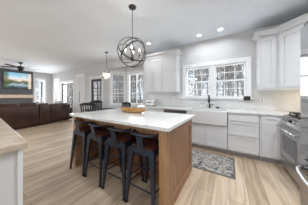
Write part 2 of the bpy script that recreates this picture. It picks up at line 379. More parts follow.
# two tall white cased doors on the same wall
for i, (x0, x1, lab) in enumerate(((-7.20, -6.52, 'tall white panelled door between the two dark glazed doors'), (-9.98, -9.38, 'tall white panelled door in the far corner of the living room'))):
    d = structE('door_%d' % (i+3), lab, 'door', (x0, YB, 0)); w_ = x1-x0
    doorcase(d, w_, 2.28, .10)
    def leaf(bm, w_=w_):
        box(bm, 0, w_, -.01, .0005, .01, 2.28)
        for q0, q1 in ((.12, w_/2-.04), (w_/2+.04, w_-.12)):
            for r0, r1 in ((.22, .95), (1.1, 2.12)):
                box(bm, q0, q1, -.018, -.009, r0, r1, bev=.004)
    obj('door_leaf', leaf, 'cab', d)
    obj('door_handle', lambda bm: (tube(bm, [(w_/2, -.01, .92), (w_/2, -.06, .92), (w_/2, -.06, 1.45), (w_/2, -.01, 1.45)], .012)), 'iron', d)
# baseboards
def base(name, boxes, lab): struct(name, B(*boxes), 'trim', lab, 'baseboard')
base('baseboard_back', [(XL, -10.1, YB-.015, YB, 0, .13), (-9.27, -9.12, YB-.015, YB, 0, .13), (-7.48, -7.31, YB-.015, YB, 0, .13), (-6.41, -5.96, YB-.015, YB, 0, .13), (-4.92, -4.50, YB-.015, YB, 0, .13)], 'white baseboard along the wall with the glazed doors')
base('baseboard_left', [(XL, XL+.015, 2.62, YB, 0, .13), (XL, XL+.015, YF, -.4, 0, .13)], 'white baseboard along the far living room wall')
base('baseboard_bay', [(bx0, bx1, by-.015, by, 0, .13)], 'white baseboard in the bay')

# charcoal fireplace panelling on the far wall
def fp(bm):
    box(bm, XL, XL+.08, -.3, 2.60, 0, H-.012)
    for i in range(13): z = .05+i*.20; box(bm, XL+.08, XL+.092, -.29, 2.59, z, z+.188)
fpo = tag(obj('fireplace_surround', fp, 'dark_wall'), 'charcoal boarded fireplace wall rising behind the television', 'fireplace wall')
tag(obj('fireplace_mantel', B((XL+.093, XL+.28, -.2, 2.58, 1.13, 1.31)), 'mantel', bevel=.006), 'pale wooden mantel beam on the charcoal wall below the television', 'mantel')
tv = thing('television', 'television showing a lake landscape on the charcoal wall', 'television', (XL+.093, 1.965, 2.11))
obj('body', B((0, .045, -.555, .555, -.47, .47)), 'black', tv, bevel=.004)
obj('screen', B((.0455, .048, -.54, .54, -.455, .455)), 'screen', tv)

# ------------------------------------------------------------------ outside
struct('ground', B((-60, 30, 3.9+.9, 60, -.65, -.6), (-60, XL-.3, -30, 4.8, -.65, -.6), (-60, 30, -40, YF-.4, -.65, -.6)), 'leafground', 'leaf covered ground outside the windows', 'ground')
random.seed(5)
def tree_mesh(seed, h):
    rnd = random.Random(seed)
    def f(bm):
        def br(p, d, L_, r, lev):
            n = 3 if lev < 3 else 2; pts = [p]; q = p.copy(); dd = d.copy()
            for i in range(n):
                dd = (dd + Vector((rnd.uniform(-1, 1), rnd.uniform(-1, 1), rnd.uniform(-.3, .6)))*.14).normalized(); q = q + dd*L_/n; pts.append(q.copy())
            tube(bm, pts, r, 5 if lev < 2 else 3, r2=r*.55)
            if lev >= 4: return
            k = (9, 5, 4, 3)[lev]
            for j in range(k):
                t = (0.28 + .72*(j+rnd.random()*.7)/k) if lev == 0 else rnd.uniform(.3, 1)
                i = min(int(t*n), n-1); pp = pts[i].lerp(pts[i+1], t*n-i)
                a = rnd.uniform(0, 2*PI); side = Vector((math.cos(a), math.sin(a), 0)); nd = (d*rnd.uniform(.5, 1) + side*rnd.uniform(.5, 1.0)).normalized()
                br(pp, nd, L_*rnd.uniform(.4, .58), max(r*(1-t*.4)*.45, .008), lev+1)
        br(Vector((0, 0, 0)), Vector((0, 0, 1)), h, .12, 0)
    return f
protos = []
for i in range(4):
    o = obj('bare_tree', tree_mesh(11+i, 9+i*.8), 'bark'); tag(o, 'bare leafless tree standing in the woodland outside the windows', 'tree', 'bare trees outside'); protos.append(o)
spots = []
for i in range(100):
    if i < 75: spots.append((random.uniform(-26, 8), random.uniform(9, 28)))
    else: spots.append((random.uniform(-32, -14), random.uniform(-2, 14)))
for i, (x, y) in enumerate(spots):
    o = protos[i] if i < 4 else protos[i % 4].copy()
    if i >= 4: COL.objects.link(o)
    o.location = (x, y, -.62); o.rotation_euler = (0, 0, random.uniform(0, 6.28)); s = random.uniform(.75, 1.2); o.scale = (s, s, s)

def brush(bm):
    rnd = random.Random(3)
    for i in range(9000):
        if i < 6500: x, y = rnd.uniform(-30, 9), rnd.uniform(9, 26)
        else: x, y = rnd.uniform(-34, -15), rnd.uniform(-3, 12)
        z = rnd.uniform(-.6, 7.5)*rnd.uniform(.3, 1); L_ = rnd.uniform(.6, 2.0); a = rnd.uniform(0, 6.28); t = rnd.uniform(-.3, 1.4)
        p = Vector((x, y, z)); q = p + Vector((math.cos(a)*math.cos(t), math.sin(a)*math.cos(t), math.sin(t)))*L_
        m_ = p.lerp(q, .5) + Vector((rnd.uniform(-.1, .1), rnd.uniform(-.1, .1), rnd.uniform(-.1, .1)))
        tube(bm, [p, m_, q], rnd.uniform(.012, .035), 3, r2=.006)
tag(obj('brushwood', brush, 'bark'), 'tangle of fine bare twigs filling the woodland outside the windows', 'undergrowth', kind='stuff')

# ================================================================== KITCHEN CABINETS
def shaker(bm, x0, x1, z0, z1, y, t=.022, fr=.058, rec=.014):
    """shaker front lying in plane y (front surface y-t), frame + recessed panel"""
    box(bm, x0, x0+fr, y-t, y, z0, z1); box(bm, x1-fr, x1, y-t, y, z0, z1)
    box(bm, x0+fr, x1-fr, y-t, y, z1-fr, z1); box(bm, x0+fr, x1-fr, y-t, y, z0, z0+fr)
    box(bm, x0+fr, x1-fr, y-t+rec, y, z0+fr, z1-fr)
def slabf(bm, x0, x1, z0, z1, y, t=.02):
    box(bm, x0, x1, y-t, y, z0, z1, bev=.003)
CF = 2.995     # base carcass face
def base_unit(label, x0, x1, parts, z_top=.875, yb=3.585):
    e = thing('base_cabinet', label, 'cabinet', (x0, CF, 0)); w = x1-x0
    obj('carcass', B((0.002, w-.002, 0, yb-CF, .10, z_top)), 'cab', e)
    obj('toe_kick', B((0.002, w-.002, .06, .075, 0, .10)), 'kick', e)
    for kind, a, b, c, d_ in parts:
        if kind == 'door': obj('door', lambda bm: shaker(bm, a*w+.004, b*w-.004, c, d_, -.001), 'cab', e)
        else: obj('drawer', lambda bm: shaker(bm, a*w+.004, b*w-.004, c, d_, -.001, fr=.04) if d_-c > .2 else slabf(bm, a*w+.004, b*w-.004, c, d_, -.001), 'cab', e)
    return e
base_unit('white base cabinet at the left end of the sink run', -2.42, -1.52, [('door', 0, .5, .12, .68), ('door', .5, 1, .12, .68), ('drawer', 0, .5, .70, .865), ('drawer', .5, 1, .70, .865)])
sb = base_unit('white two door cabinet under the farmhouse sink', -.895, -.045, [('door', 0, .5, .12, .595), ('door', .5, 1, .12, .595)], z_top=.60)
base_unit('white three drawer base cabinet right of the sink', -.04, .46, [('drawer', 0, 1, .72, .865), ('drawer', 0, 1, .43, .705), ('drawer', 0, 1, .12, .415)])
base_unit('narrow white single door base cabinet beside the range', .465, .765, [('door', .08, .97, .12, .865)])
# filler behind the range corner
tag(obj('corner_cabinet', B((.77, 1.415, 2.985, 3.585, 0.0, .875)), 'cab'), 'white blind corner cabinet between sink run and range', 'cabinet')
dw = thing('dishwasher', 'dishwasher with dark control strip left of the sink', 'dishwasher', (-1.515, CF, 0))
obj('body', B((.003, .612, .0, .57, .02, .87)), 'steel_dark', dw)
obj('door', B((.006, .609, -.03, -.001, .11, .775)), 'cab', dw, bevel=.003)
obj('control_strip', B((.006, .609, -.035, -.001, .78, .868)), 'oven_glass', dw, bevel=.003)
obj('handle', lambda bm: tube(bm, [(.06, -.034, .745), (.06, -.07, .745), (.55, -.07, .745), (.55, -.034, .745)], .009), 'steel', dw)
# farmhouse sink (open basin)
sk = thing('farmhouse_sink', 'white apron front farmhouse sink under the window', 'sink', (-.47, 2.93, 0))
hw = .418
def basin(bm):
    z0, z1, y1 = .605, .905, .50
    box(bm, -hw, hw, 0, .035, z0, z1); box(bm, -hw, hw, y1-.03, y1, z0, z1)
    box(bm, -hw, -hw+.03, .035, y1-.03, z0, z1); box(bm, hw-.03, hw, .035, y1-.03, z0, z1); box(bm, -hw+.03, hw-.03, .035, y1-.03, z0, z0+.03)
obj('basin', basin, 'sink', sk, bevel=.008)
obj('drain', lambda bm: lathe(bm, [(.045, .636), (.045, .64), (.03, .641)], 16, (0, .26)), 'steel', sk)
# countertops
ct = tag(obj('countertop', B((-2.45, -.892, 2.95, 3.587, .876, .914), (-.892, -.048, 3.434, 3.587, .876, .914), (-.048, 1.417, 2.95, 3.587, .876, .914)), 'quartz', bevel=.003), 'white quartz worktop along the window wall', 'countertop')
struct('trim_1', B((-2.41, -1.21, YB-.014, YB, .915, 1.365), (-1.21, .45, YB-.014, YB, .915, 1.10), (.45, 1.405, YB-.014, YB, .915, 1.40)), 'splash', 'white stone backsplash on the window wall', 'backsplash')
struct('trim_2', B((XR-.014, XR, 1.70, YB-.014, .915, 1.40)), 'splash', 'white stone backsplash on the range wall', 'backsplash')

# upper cabinets, left group
def crown(poly_pts, z, out=.07, h=.11):
    """crown moulding: stepped profile following an open polyline of face points with outward normals"""
    def f(bm):
        prof = [(0, 0), (.012, .0), (.016, .03), (out*.75, h*.72), (out, h*.78), (out, h), (0, h)]
        n = len(poly_pts); secs = []
        for (x, y), (nx, ny) in poly_pts:
            secs.append([bm.verts.new((x+nx*u, y+ny*u, z+w)) for u, w in prof])
        for A, C in zip(secs, secs[1:]):
            for i in range(len(prof)): j = (i+1) % len(prof); bm.faces.new((A[i], A[j], C[j], C[i]))
        bm.faces.new(secs[0][::-1]); bm.faces.new(secs[-1])
    return f
ZU0, ZU1 = 1.37, 2.395
def upper(label, x0, x1, n, side_r=False):
    e = thing('wall_cabinet', label, 'cabinet', (x0, 3.28, ZU0)); w = x1-x0; h = ZU1-ZU0
    obj('carcass', B((.001, w-.001, 0, .305, 0, h)), 'cab', e)
    for i in range(n):
        a, b = w*i/n, w*(i+1)/n
        obj('door', lambda bm: shaker(bm, a+.005, b-.005, .005, h-.04, -.001, fr=.06), 'cab', e)
    return e, w, h
e, w, h = upper('white two door wall cabinet left of the window', -2.41, -1.735, 2)
obj('crown', crown([((0, .305), (-1, 0)), ((0, -.021), (-1, -1)), ((w, -.021), (0, -1))], h), 'cab', e)
obj('light_rail', B((.001, w, -.02, 0, -.03, 0)), 'cab', e)
e, w, h = upper('narrow white wall cabinet next to the window casing', -1.733, -1.27, 1)
obj('crown', crown([((0, -.021), (0, -1)), ((w, -.021), (1, -1)), ((w, .305), (1, 0))], h), 'cab', e)
obj('light_rail', B((0, w, -.02, 0, -.03, 0), (w-.018, w, 0, .3, -.03, 0)), 'cab', e)
obj('side_panel', lambda bm: [box(bm, w, w+.006, a, b, c, d_) for a, b, c, d_ in ((0, .05, 0, h), (.255, .305, 0, h), (.05, .255, 0, .06), (.05, .255, h-.08, h))], 'cab', e)
# right group: straight cabinet then diagonal corner cabinet
e = thing('wall_cabinet', 'narrow white wall cabinet right of the window', 'cabinet', (.50, 3.28, ZU0)); w = .27; h = ZU1+.02-ZU0
obj('carcass', B((.0, w-.001, 0, .305, 0, h)), 'cab', e)
obj('door', lambda bm: shaker(bm, .03, w-.03, .012, h-.04, -.001, fr=.055), 'cab', e)
obj('crown', crown([((0, .305), (-1, 0)), ((0, -.021), (-1, -1)), ((w+.0, -.021), (-.414, -1))], h), 'cab', e)
obj('light_rail', B((.0, w, -.02, 0, -.03, 0)), 'cab', e)
e = thing('wall_cabinet', 'diagonal white corner wall cabinet above the range side counter', 'cabinet', (.772, 3.26, ZU0)); c = .325
obj('carcass', lambda bm: prism(bm, [(0, .02), (.0, .325), (.645, .325), (.645, -c), (c+.01, -c)], 0, h), 'cab', e)
R45 = Matrix.Rotation(-PI/4, 4, 'Z')
def dd(bm):
    b2 = bmesh.new(); shaker(b2, .045, c*1.414-.04, .012, h-.04, .012, fr=.06)
    b2.transform(R45); me = bpy.data.meshes.new('t'); b2.to_mesh(me); bm.from_mesh(me); b2.free(); bpy.data.meshes.remove(me)
obj('door', dd, 'cab', e)
obj('crown', crown([((0, 0), (-.414, -1)), ((c, -c), (-1, -.414)), ((c, -c-.01), (-1, 0))], h), 'cab', e)
obj('light_rail', lambda bm: box(bm, .02, c*1.414, 0, .02, -.03, 0, R=R45), 'cab', e)
ul = obj('under_cabinet_light', B((-.12, .12, -.02, .02, -.015, 0)), 'ul', e, loc=(.35, -.05, -.001), rotz=-PI/4)
pl = bpy.data.lights.new('under_cabinet_lamp', 'AREA'); pl.size = .3; pl.size_y = .06; pl.shape = 'RECTANGLE'; pl.energy = .7; pl.color = (1, .83, .62)
po = bpy.data.objects.new('under_cabinet_lamp', pl); COL.objects.link(po); po.parent = e; po.location = (.45, .0, -.03)
# range-wall cabinet beyond the corner one
e = thing('wall_cabinet', 'white wall cabinet over the range beside the refrigerator', 'cabinet', (1.11, 1.70, ZU0+.30))
obj('carcass', B((0, .305, .01, 1.232, .13, h-.30)), 'cab', e)
for a, b in ((.01, .62), (.62, 1.232)):
    obj('door', lambda bm: box(bm, -.02, 0, a+.003, b-.003, .135, h-.34, bev=.003), 'cab', e)

# ------------------------------------------------------------------ range
RX = .765
rg = thing('kitchen_range', 'stainless slide-in gas range between cabinets and refrigerator', 'range', (RX, 2.946, 0), -PI/2)
# local x runs towards the camera (world -y), local +y towards the wall (world +x)
rw = .76
obj('body', B((.003, rw-.003, .0, .64, .09, .905)), 'steel_dark', rg, bevel=.003)
obj('toe_kick', B((.003, rw-.003, .035, .06, 0, .09)), 'black', rg)
obj('oven_door', B((.006, rw-.006, -.035, -.001, .255, .765)), 'steel_dark', rg, bevel=.005)
obj('oven_window', B((.14, rw-.14, -.038, -.0345, .36, .62)), 'oven_glass', rg)
obj('warming_drawer', B((.006, rw-.006, -.03, -.001, .095, .235)), 'steel_dark', rg, bevel=.005)
obj('oven_handle', lambda bm: (tube(bm, [(.06, -.034, .715), (.06, -.085, .715)], .011), tube(bm, [(rw-.06, -.034, .715), (rw-.06, -.085, .715)], .011), tube(bm, [(.03, -.085, .715), (rw-.03, -.085, .715)], .014, 10)), 'chrome', rg, smooth=True)
def cp(bm):
    pr = [(-.045, .785), (-.045, .80), (.03, .905), (.05, .905), (.05, .785)]
    a = [bm.verts.new((.004, y, z)) for y, z in pr]; b = [bm.verts.new((rw-.004, y, z)) for y, z in pr]
    bm.faces.new(a); bm.faces.new(b[::-1])
    for i in range(5): bm.faces.new((a[i], a[(i+1) % 5], b[(i+1) % 5], b[i]))
pan = obj('control_panel', cp, 'chrome', rg)
nrm = Vector((0, -.81, .58))
for i in range(5):
    px = .11+i*.135; p = Vector((px, -.012, .845))
    obj('knob', lambda bm: tube(bm, [p, p+nrm*.03], .019, 14), 'black' if i == 2 else 'steel_dark', rg)
obj('cooktop', B((.01, rw-.01, .055, .63, .906, .918)), 'black', rg)
for gx in (.02, .265, .51):
    def grate(bm, gx=gx):
        for q in (0, .115, .23): bar(bm, (gx+q, .08, .948), (gx+q, .61, .948), .014)
        for q in (.08, .345, .61): bar(bm, (gx, q, .948), (gx+.23, q, .948), .014)
        for q in (.21, .48): bar(bm, (gx+.03, q, .948), (gx+.2, q, .948), .012)
        for a in (0, .23):
            for q in (.08, .61): bar(bm, (gx+a, q, .918), (gx+a, q, .948), .014)
    obj('grate', grate, 'black', rg)
for gx, gy in ((.135, .21), (.135, .48), (.38, .345), (.625, .21), (.625, .48)):
    obj('burner', lambda bm: lathe(bm, [(.045, .918), (.045, .928), (.03, .934), (0.0, .934)], 16, (gx, gy)), 'iron', rg)
# small filler cabinet between range and refrigerator
fc = thing('base_cabinet', 'grey fronted narrow cabinet between range and refrigerator', 'cabinet', (RX, 2.180, 0), -PI/2)
obj('carcass', B((.0, .36, .0, .65, .0, .875)), 'steel_dark', fc)
obj('door', B((.005, .355, -.03, -.001, .11, .865)), 'steel_dark', fc, bevel=.003)
tag(obj('countertop', B((RX-.02, 1.417, 1.83, 2.180, .876, .914)), 'quartz'), 'small white worktop between range and refrigerator', 'countertop')

# ------------------------------------------------------------------ refrigerator
FX, FY = .535, 1.635
fr = thing('refrigerator', 'stainless french door refrigerator at the right edge', 'refrigerator', (FX, FY, 0), -PI/2)
fw = .91
obj('body', B((0, fw, .065, .87, .02, 1.83)), 'steel_dark', fr, bevel=.004)
for a, b in ((.0, fw/2-.003), (fw/2+.003, fw)):
    obj('door', B((a, b, 0, .06, .70, 1.82)), 'steel', fr, bevel=.008)
obj('freezer_drawer', B((0, fw, 0, .06, .06, .685)), 'steel', fr, bevel=.008)
for a in (fw/2-.05, fw/2+.05):
    obj('door_handle', lambda bm: tube(bm, [(a, 0, .80), (a, -.05, .82), (a, -.06, .95), (a, -.06, 1.5), (a, -.05, 1.63), (a, 0, 1.65)], .012, 10), 'chrome', fr, smooth=True)
obj('drawer_handle', lambda bm: tube(bm, [(.045, 0, .60), (.05, -.022, .598), (.075, -.038, .592), (.14, -.05, .585), (.25, -.058, .58), (fw-.25, -.058, .58), (fw-.14, -.05, .585), (fw-.075, -.038, .592), (fw-.05, -.022, .598), (fw-.045, 0, .60)], .015, 10), 'chrome', fr, smooth=True)
obj('hinge_cover', B((.01, .09, .02, .14, 1.831, 1.85)), 'iron', fr)

# ================================================================== ISLAND
isl = thing('kitchen_island', 'brown wooden kitchen island with panelled end', 'island', (-2.34, 1.10, 0))
IW, ID = 1.805, .96
px0, px1 = IW-.085, IW     # end post
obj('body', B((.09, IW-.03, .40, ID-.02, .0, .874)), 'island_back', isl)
obj('post', B((px0, px1, 0, .085, 0, .874)), 'post_wood', isl, bevel=.003)
obj('post', B((0, .085, 0, .085, 0, .874)), 'post_wood', isl, bevel=.003)
obj('apron', B((.090, px0-.001, .112, .14, .775, .874)), 'island_wood', isl)
def endp(x0, x1, s):
    def f(bm):
        box(bm, x0, x1, .0865, ID, .0, .12); box(bm, x0, x1, .0865, ID, .765, .874)
        box(bm, x0, x1, .0865, .16, .12, .765); box(bm, x0, x1, ID-.09, ID, .12, .765)
        a, b = (x0, x1-.014) if s > 0 else (x0+.014, x1)
        box(bm, a, b, .16, ID-.09, .12, .765)
    return f
obj('end_panel', endp(IW-.029, IW-.001, 1), 'island_wood', isl)
obj('end_panel', endp(.06, .089, -1), 'island_wood', isl)
tag(obj('island_countertop', B((-2.385, -.495, 1.065, 2.10, .876, .914)), 'quartz', bevel=.004), 'white quartz slab on top of the wooden island', 'countertop')

# dough bowl
def bowl(bm):
    prof = [(.0, .0), (.22, .0), (.29, .03), (.335, .075), (.33, .08), (.315, .07), (.27, .035), (.20, .018), (0.0, .016)]
    lathe(bm, prof, 36, sx=1, sy=.42)
    for v in bm.verts: v.co.z = .8*v.co.z + .014*(v.co.x/.33)**2*(v.co.z/.08)
tag(obj('dough_bowl', bowl, 'bowl_wood', smooth=True, loc=(-1.59, 1.80, .9145), rotz=-.08), 'long oval carved wooden bowl on the island top', 'bowl')

# ================================================================== STOOLS
def stool(label):
    t = thing('bar_stool', label, 'stool', group='stools along the island')
    sh = .64
    def frame(bm):
        # pressed seat pan with skirt
        box(bm, -.155, .155, -.155, .155, sh-.012, sh, bev=.004)
        for a in (-1, 1):
            bar(bm, (a*.150, -.15, sh-.035), (a*.150, .15, sh-.035), .012, .06); bar(bm, (-.15, a*.150, sh-.035), (.15, a*.150, sh-.035), .012, .06)
    obj('seat_frame', frame, 'gun', t, bevel=.003)
    obj('seat', lambda bm: box(bm, -.15, .15, -.15, .15, sh+.001, sh+.026, bev=.01), 'seat_wood', t)
    for sx in (-1, 1):
        for sy in (-1, 1):
            lg = obj('leg', lambda bm: bar(bm, (sx*.14, sy*.14, sh-.01), (sx*.188, sy*.190, .02), .062, .034, up=(0, 1, 0), w2=.026, h2=.020), 'gun', t)
            obj('foot', lambda bm: box(bm, sx*.189-.015, sx*.189+.015, sy*.191-.013, sy*.191+.013, 0, .022), 'rubber', lg)
    q = .165
    obj('footrest', lambda bm: [tube(bm, p, .0075, 6) for p in ([(-.176, -.176, .22), (.176, -.176, .22)], [(-.176, .176, .22), (.176, .176, .22)], [(-.176, -.176, .22), (-.176, .176, .22)], [(.176, -.176, .22), (.176, .176, .22)])], 'gun', t)
    obj('cross_brace', lambda bm: (tube(bm, [(-.160, -.160, .40), (.160, .160, .40)], .006, 6), tube(bm, [(-.160, .160, .408), (.160, -.160, .408)], .006, 6)), 'gun', t)
    # low back: curved rail on side bars, wide central splat
    arc = [(-.165, -.05), (-.165, -.10), (-.145, -.155), (-.10, -.182), (-.05, -.192), (0, -.195), (.05, -.192), (.10, -.182), (.145, -.155), (.165, -.10), (.165, -.05)]
    def rail(bm):
        pts = [Vector((x, y, .800 + .0*abs(x))) for x, y in arc]
        tube(bm, pts, .0125, 8)
        tube(bm, [(-.165, -.05, .800), (-.158, -.03, .74), (-.152, -.02, sh)], .009, 8); tube(bm, [(.165, -.05, .800), (.158, -.03, .74), (.152, -.02, sh)], .009, 8)
    obj('back_rail', rail, 'gun', t, smooth=True)
    def sp(bm):
        bar(bm, (0, -.158, sh-.03), (0, -.194, .802), .098, .006, up=(0, 1, 0), w2=.080)
        tube(bm, [(0, -.158, sh-.04), (0, -.194, .79)], .004, 6)
    obj('splat', sp, 'gun', t)
    return t
labs = ['dark metal stool at the far left end of the island', 'dark metal stool second from the left at the island', 'dark metal stool third from the left at the island', 'nearest dark metal stool beside the island end post']
s0 = stool(labs[0])
for i, (x, y, r) in enumerate(((-2.11, 1.235, .02), (-1.675, 1.235, -.03), (-1.25, 1.235, .02), (-.83, 1.235, -.02))):
    o = s0 if i == 0 else copy_tree(s0)
    o.location = (x, y, 0); o.rotation_euler = (0, 0, r); o['label'] = labs[i]

# ================================================================== LEFT FOREGROUND COUNTER
pe = thing('base_cabinet', 'pale painted cabinet end under the beige counter', 'cabinet', (-3.1, -.62, 0))
obj('carcass', B((0, 1.93, .02, .86, 0, .874)), 'cab', pe)
obj('corner_stile', B((1.931, 1.945, .838, .860, 0, .874)), 'trim', pe)
tag(obj('beige_countertop', lambda bm: prism(bm, [(-3.15, -.65), (-1.138, -.65), (-1.138, .258), (-3.15, .375)], .876, .914), 'stone', bevel=.004), 'beige stone worktop in the lower left corner', 'countertop')

# ================================================================== RUG
rg_ = thing('kitchen_rug', 'grey distressed runner rug in front of the sink', 'rug', (-.42, 2.52, 0))
obj('field', B((-.46, .46, -.33, .33, .001, .010)), 'rug', rg_)
obj('border', B((-.49, -.46, -.36, .36, .001, .009), (.46, .49, -.36, .36, .001, .009), (-.46, .46, -.36, -.33, .001, .009), (-.46, .46, .33, .36, .001, .009)), 'rug_border', rg_)

# ================================================================== COUNTER ITEMS
fa = thing('kitchen_faucet', 'tall matte black gooseneck faucet behind the sink', 'faucet', (-.455, 3.49, .9145))
obj('body', lambda bm: (lathe(bm, [(.028, 0), (.028, .012), (.020, .02), (.018, .11), (.014, .12)], 16), tube(bm, [(0, 0, .1), (0, 0, .25)] + [(0, -.085+.085*math.cos(a), .25+.085*math.sin(a)) for a in [PI*i/10 for i in range(1, 11)]] + [(0, -.17, .22)], .011, 10)), 'black', fa, smooth=True)
obj('spray_head', lambda bm: tube(bm, [(0, -.17, .225), (0, -.17, .14)], .016, 12, r2=.018), 'black', fa)
obj('lever', lambda bm: tube(bm, [(.015, 0, .07), (.05, 0, .085), (.095, 0, .10)], .008, 8), 'black', fa)
for i, (x, lab) in enumerate(((-.66, 'left of two small white soap dispensers by the faucet'), (-.575, 'right of two small white soap dispensers by the faucet'))):
    sd = thing('soap_dispenser', lab, 'soap dispenser', (x, 3.50, .9145), group='soap dispensers')
    obj('bottle', lambda bm: lathe(bm, [(.024, 0), (.027, .01), (.027, .06), (.012, .078), (.012, .085)], 16), 'plastic_white', sd, smooth=True)
    obj('pump', lambda bm: tube(bm, [(0, 0, .086), (0, 0, .115), (0, -.03, .113)], .005, 8), 'black', sd)
tag(obj('small_dish', lambda bm: lathe(bm, [(.022, 0), (.03, .006), (.052, .032), (.048, .032), (.026, .01), (0, .009)], 20), 'black', smooth=True, loc=(-.27, 3.50, .9145)), 'small black dish on the worktop right of the faucet', 'dish')
ts = thing('toaster', 'white toaster with dark slot under the left wall cabinet', 'toaster', (-2.16, 3.30, .9145))
obj('body', lambda bm: box(bm, -.14, .14, -.085, .085, .012, .19, bev=.03), 'plastic_white', ts, smooth=True)
obj('slots', B((-.10, .10, -.045, -.02, .186, .192), (-.10, .10, .02, .045, .186, .192)), 'black', ts)
obj('display', B((-.07, .09, -.089, -.084, .10, .125)), 'black', ts)
obj('lever', B((.139, .155, -.02, .02, .10, .12)), 'black', ts)
obj('foot', B((-.12, -.09, -.06, .06, 0, .012)), 'rubber', ts); obj('foot', B((.09, .12, -.06, .06, 0, .012)), 'rubber', ts)
# small framed plaque hanging at the lower right corner of the window
pq = thing('hanging_plaque', 'small dark framed plaque at lower right corner of the kitchen window', 'plaque', (.325, 3.504, 1.170))
obj('frame', B((-.062, .062, -.012, 0, -.05, -.04), (-.062, .062, -.012, 0, .04, .05), (-.062, -.052, -.012, 0, -.04, .04), (.052, .062, -.012, 0, -.04, .04)), 'black', pq)
obj('panel', B((-.052, .052, -.006, 0, -.04, .04)), 'iron', pq)
# outlets
for x, z, lab in ((.60, 1.13, 'white double outlet on the backsplash right of the window'), (-1.50, 1.13, 'white outlet on the backsplash under the narrow wall cabinet')):
    ot = thing('wall_outlet', lab, 'outlet', (x, YB-.0145, z))
    obj('plate', B((-.036, .036, -.006, 0, -.058, .058)), 'plastic_white', ot, bevel=.002)
    obj('socket', B((-.015, .015, -.008, -.0062, .012, .042)), 'kick', ot); obj('socket', B((-.015, .015, -.008, -.0062, -.042, -.012)), 'kick', ot)

# ================================================================== LIGHT FIXTURES
def pointlamp(par, loc, e, r=.02, c=(1, .94, .86)):
    l = bpy.data.lights.new('bulb_lamp', 'POINT'); l.energy = e; l.shadow_soft_size = r; l.color = c
    o = bpy.data.objects.new('bulb_lamp', l); COL.objects.link(o); o.parent = par; o.location = loc
# orb chandelier over the island
oc = thing('orb_chandelier', 'large open metal orb chandelier hanging over the island', 'chandelier', (-1.42, 1.605, 1.965))
top = H-1.965
obj('canopy', lambda bm: lathe(bm, [(.012, top-.05), (.03, top-.04), (.062, top-.018), (.066, top-.001)], 24), 'iron', oc, smooth=True)
def chain(bm):
    z = .275; i = 0
    while z < top-.05:
        h_ = .034; a = (PI/2 if i % 2 else 0)
        pts = [(math.cos(t)*.008*math.cos(a), math.cos(t)*.008*math.sin(a), z+h_/2+math.sin(t)*h_/2) for t in [2*PI*k/10 for k in range(10)]]
        tube(bm, pts, .0028, 5, closed=True); z += .027; i += 1
obj('chain', chain, 'iron', oc)
def ring(bm, R, rot, w=.020, t=.008):
    n = 48; rs = []
    for k in range(n):
        a = 2*PI*k/n; c, s = math.cos(a), math.sin(a)
        rs.append([bm.verts.new(rot @ Vector((c*r, s*r, z))) for r, z in ((R-t/2, -w/2), (R+t/2, -w/2), (R+t/2, w/2), (R-t/2, w/2))])
    for k in range(n):
        A, C = rs[k], rs[(k+1) % n]
        for j in range(4): bm.faces.new((A[j], A[(j+1) % 4], C[(j+1) % 4], C[j]))
for R_, ax, ay, az in ((.252, 90, 0, 62), (.243, 90, 0, 5), (.235, 48, 0, 70), (.226, 42, 0, -75)):
    rot = Matrix.Rotation(math.radians(az), 3, 'Z') @ Matrix.Rotation(math.radians(ax), 3, 'X')
    obj('ring', lambda bm: ring(bm, R_, rot), 'iron', oc, smooth=False)
obj('stem', lambda bm: (tube(bm, [(0, 0, .275), (0, 0, -.13)], .006, 8), lathe(bm, [(0.0, -.155), (.018, -.145), (.028, -.12), (.012, -.10), (.006, -.09)], 14), lathe(bm, [(.005, .05), (.05, .05), (.05, .056), (.005, .056)], 16)), 'iron', oc, smooth=False)
for k_ in range(4):
    a = math.radians(35+90*k_); ca, sa = math.cos(a), math.sin(a)
    obj('arm', lambda bm: tube(bm, [(0, 0, -.11), (ca*.04, sa*.04, -.13), (ca*.085, sa*.085, -.12), (ca*.115, sa*.115, -.085), (ca*.118, sa*.118, -.05)], .0055, 6), 'iron', oc, smooth=True)
    cs = obj('candle', lambda bm: lathe(bm, [(.024, -.052), (.026, -.048), (.012, -.044), (.012, .02)], 12, (ca*.118, sa*.118)), 'candle', oc)
    obj('bulb', lambda bm: lathe(bm, [(.006, .021), (.012, .034), (.011, .05), (.003, .070), (0, .072)], 12, (ca*.118, sa*.118)), 'bulb', cs, smooth=True)
    pointlamp(oc, (ca*.155, sa*.155, .05), 1.2)
# glass pendant over the dining table
gp = thing('glass_pendant', 'clear glass globe pendant hanging over the dining table', 'pendant light', (-3.64, 2.78, 1.97))
t2 = H-1.97
obj('canopy', lambda bm: lathe(bm, [(.01, t2-.03), (.05, t2-.02), (.06, t2-.001)], 20), 'iron', gp, smooth=True)
obj('rod', lambda bm: tube(bm, [(0, 0, t2-.03), (0, 0, .12)], .006, 8), 'iron', gp)
obj('shade', lambda bm: (lathe_open)(bm, [(.05, .17), (.10, .14), (.145, .08), (.163, 0), (.145, -.08), (.10, -.14)], 28), 'shade', gp, smooth=True)
obj('socket_cluster', lambda bm: [tube(bm, [(0, 0, .12), (math.cos(a)*.07, math.sin(a)*.07, .08), (math.cos(a)*.085, math.sin(a)*.085, .03)], .008, 6) for a in (0.3, 2.4, 4.5)], 'iron', gp)
for a in (.3, 2.4, 4.5):
    obj('bulb', lambda bm: lathe(bm, [(.01, .03), (.028, -.01), (.024, -.045), (0, -.06)], 12, (math.cos(a)*.087, math.sin(a)*.087)), 'bulb', gp, smooth=True)
pointlamp(gp, (0, 0, -.02), 4)
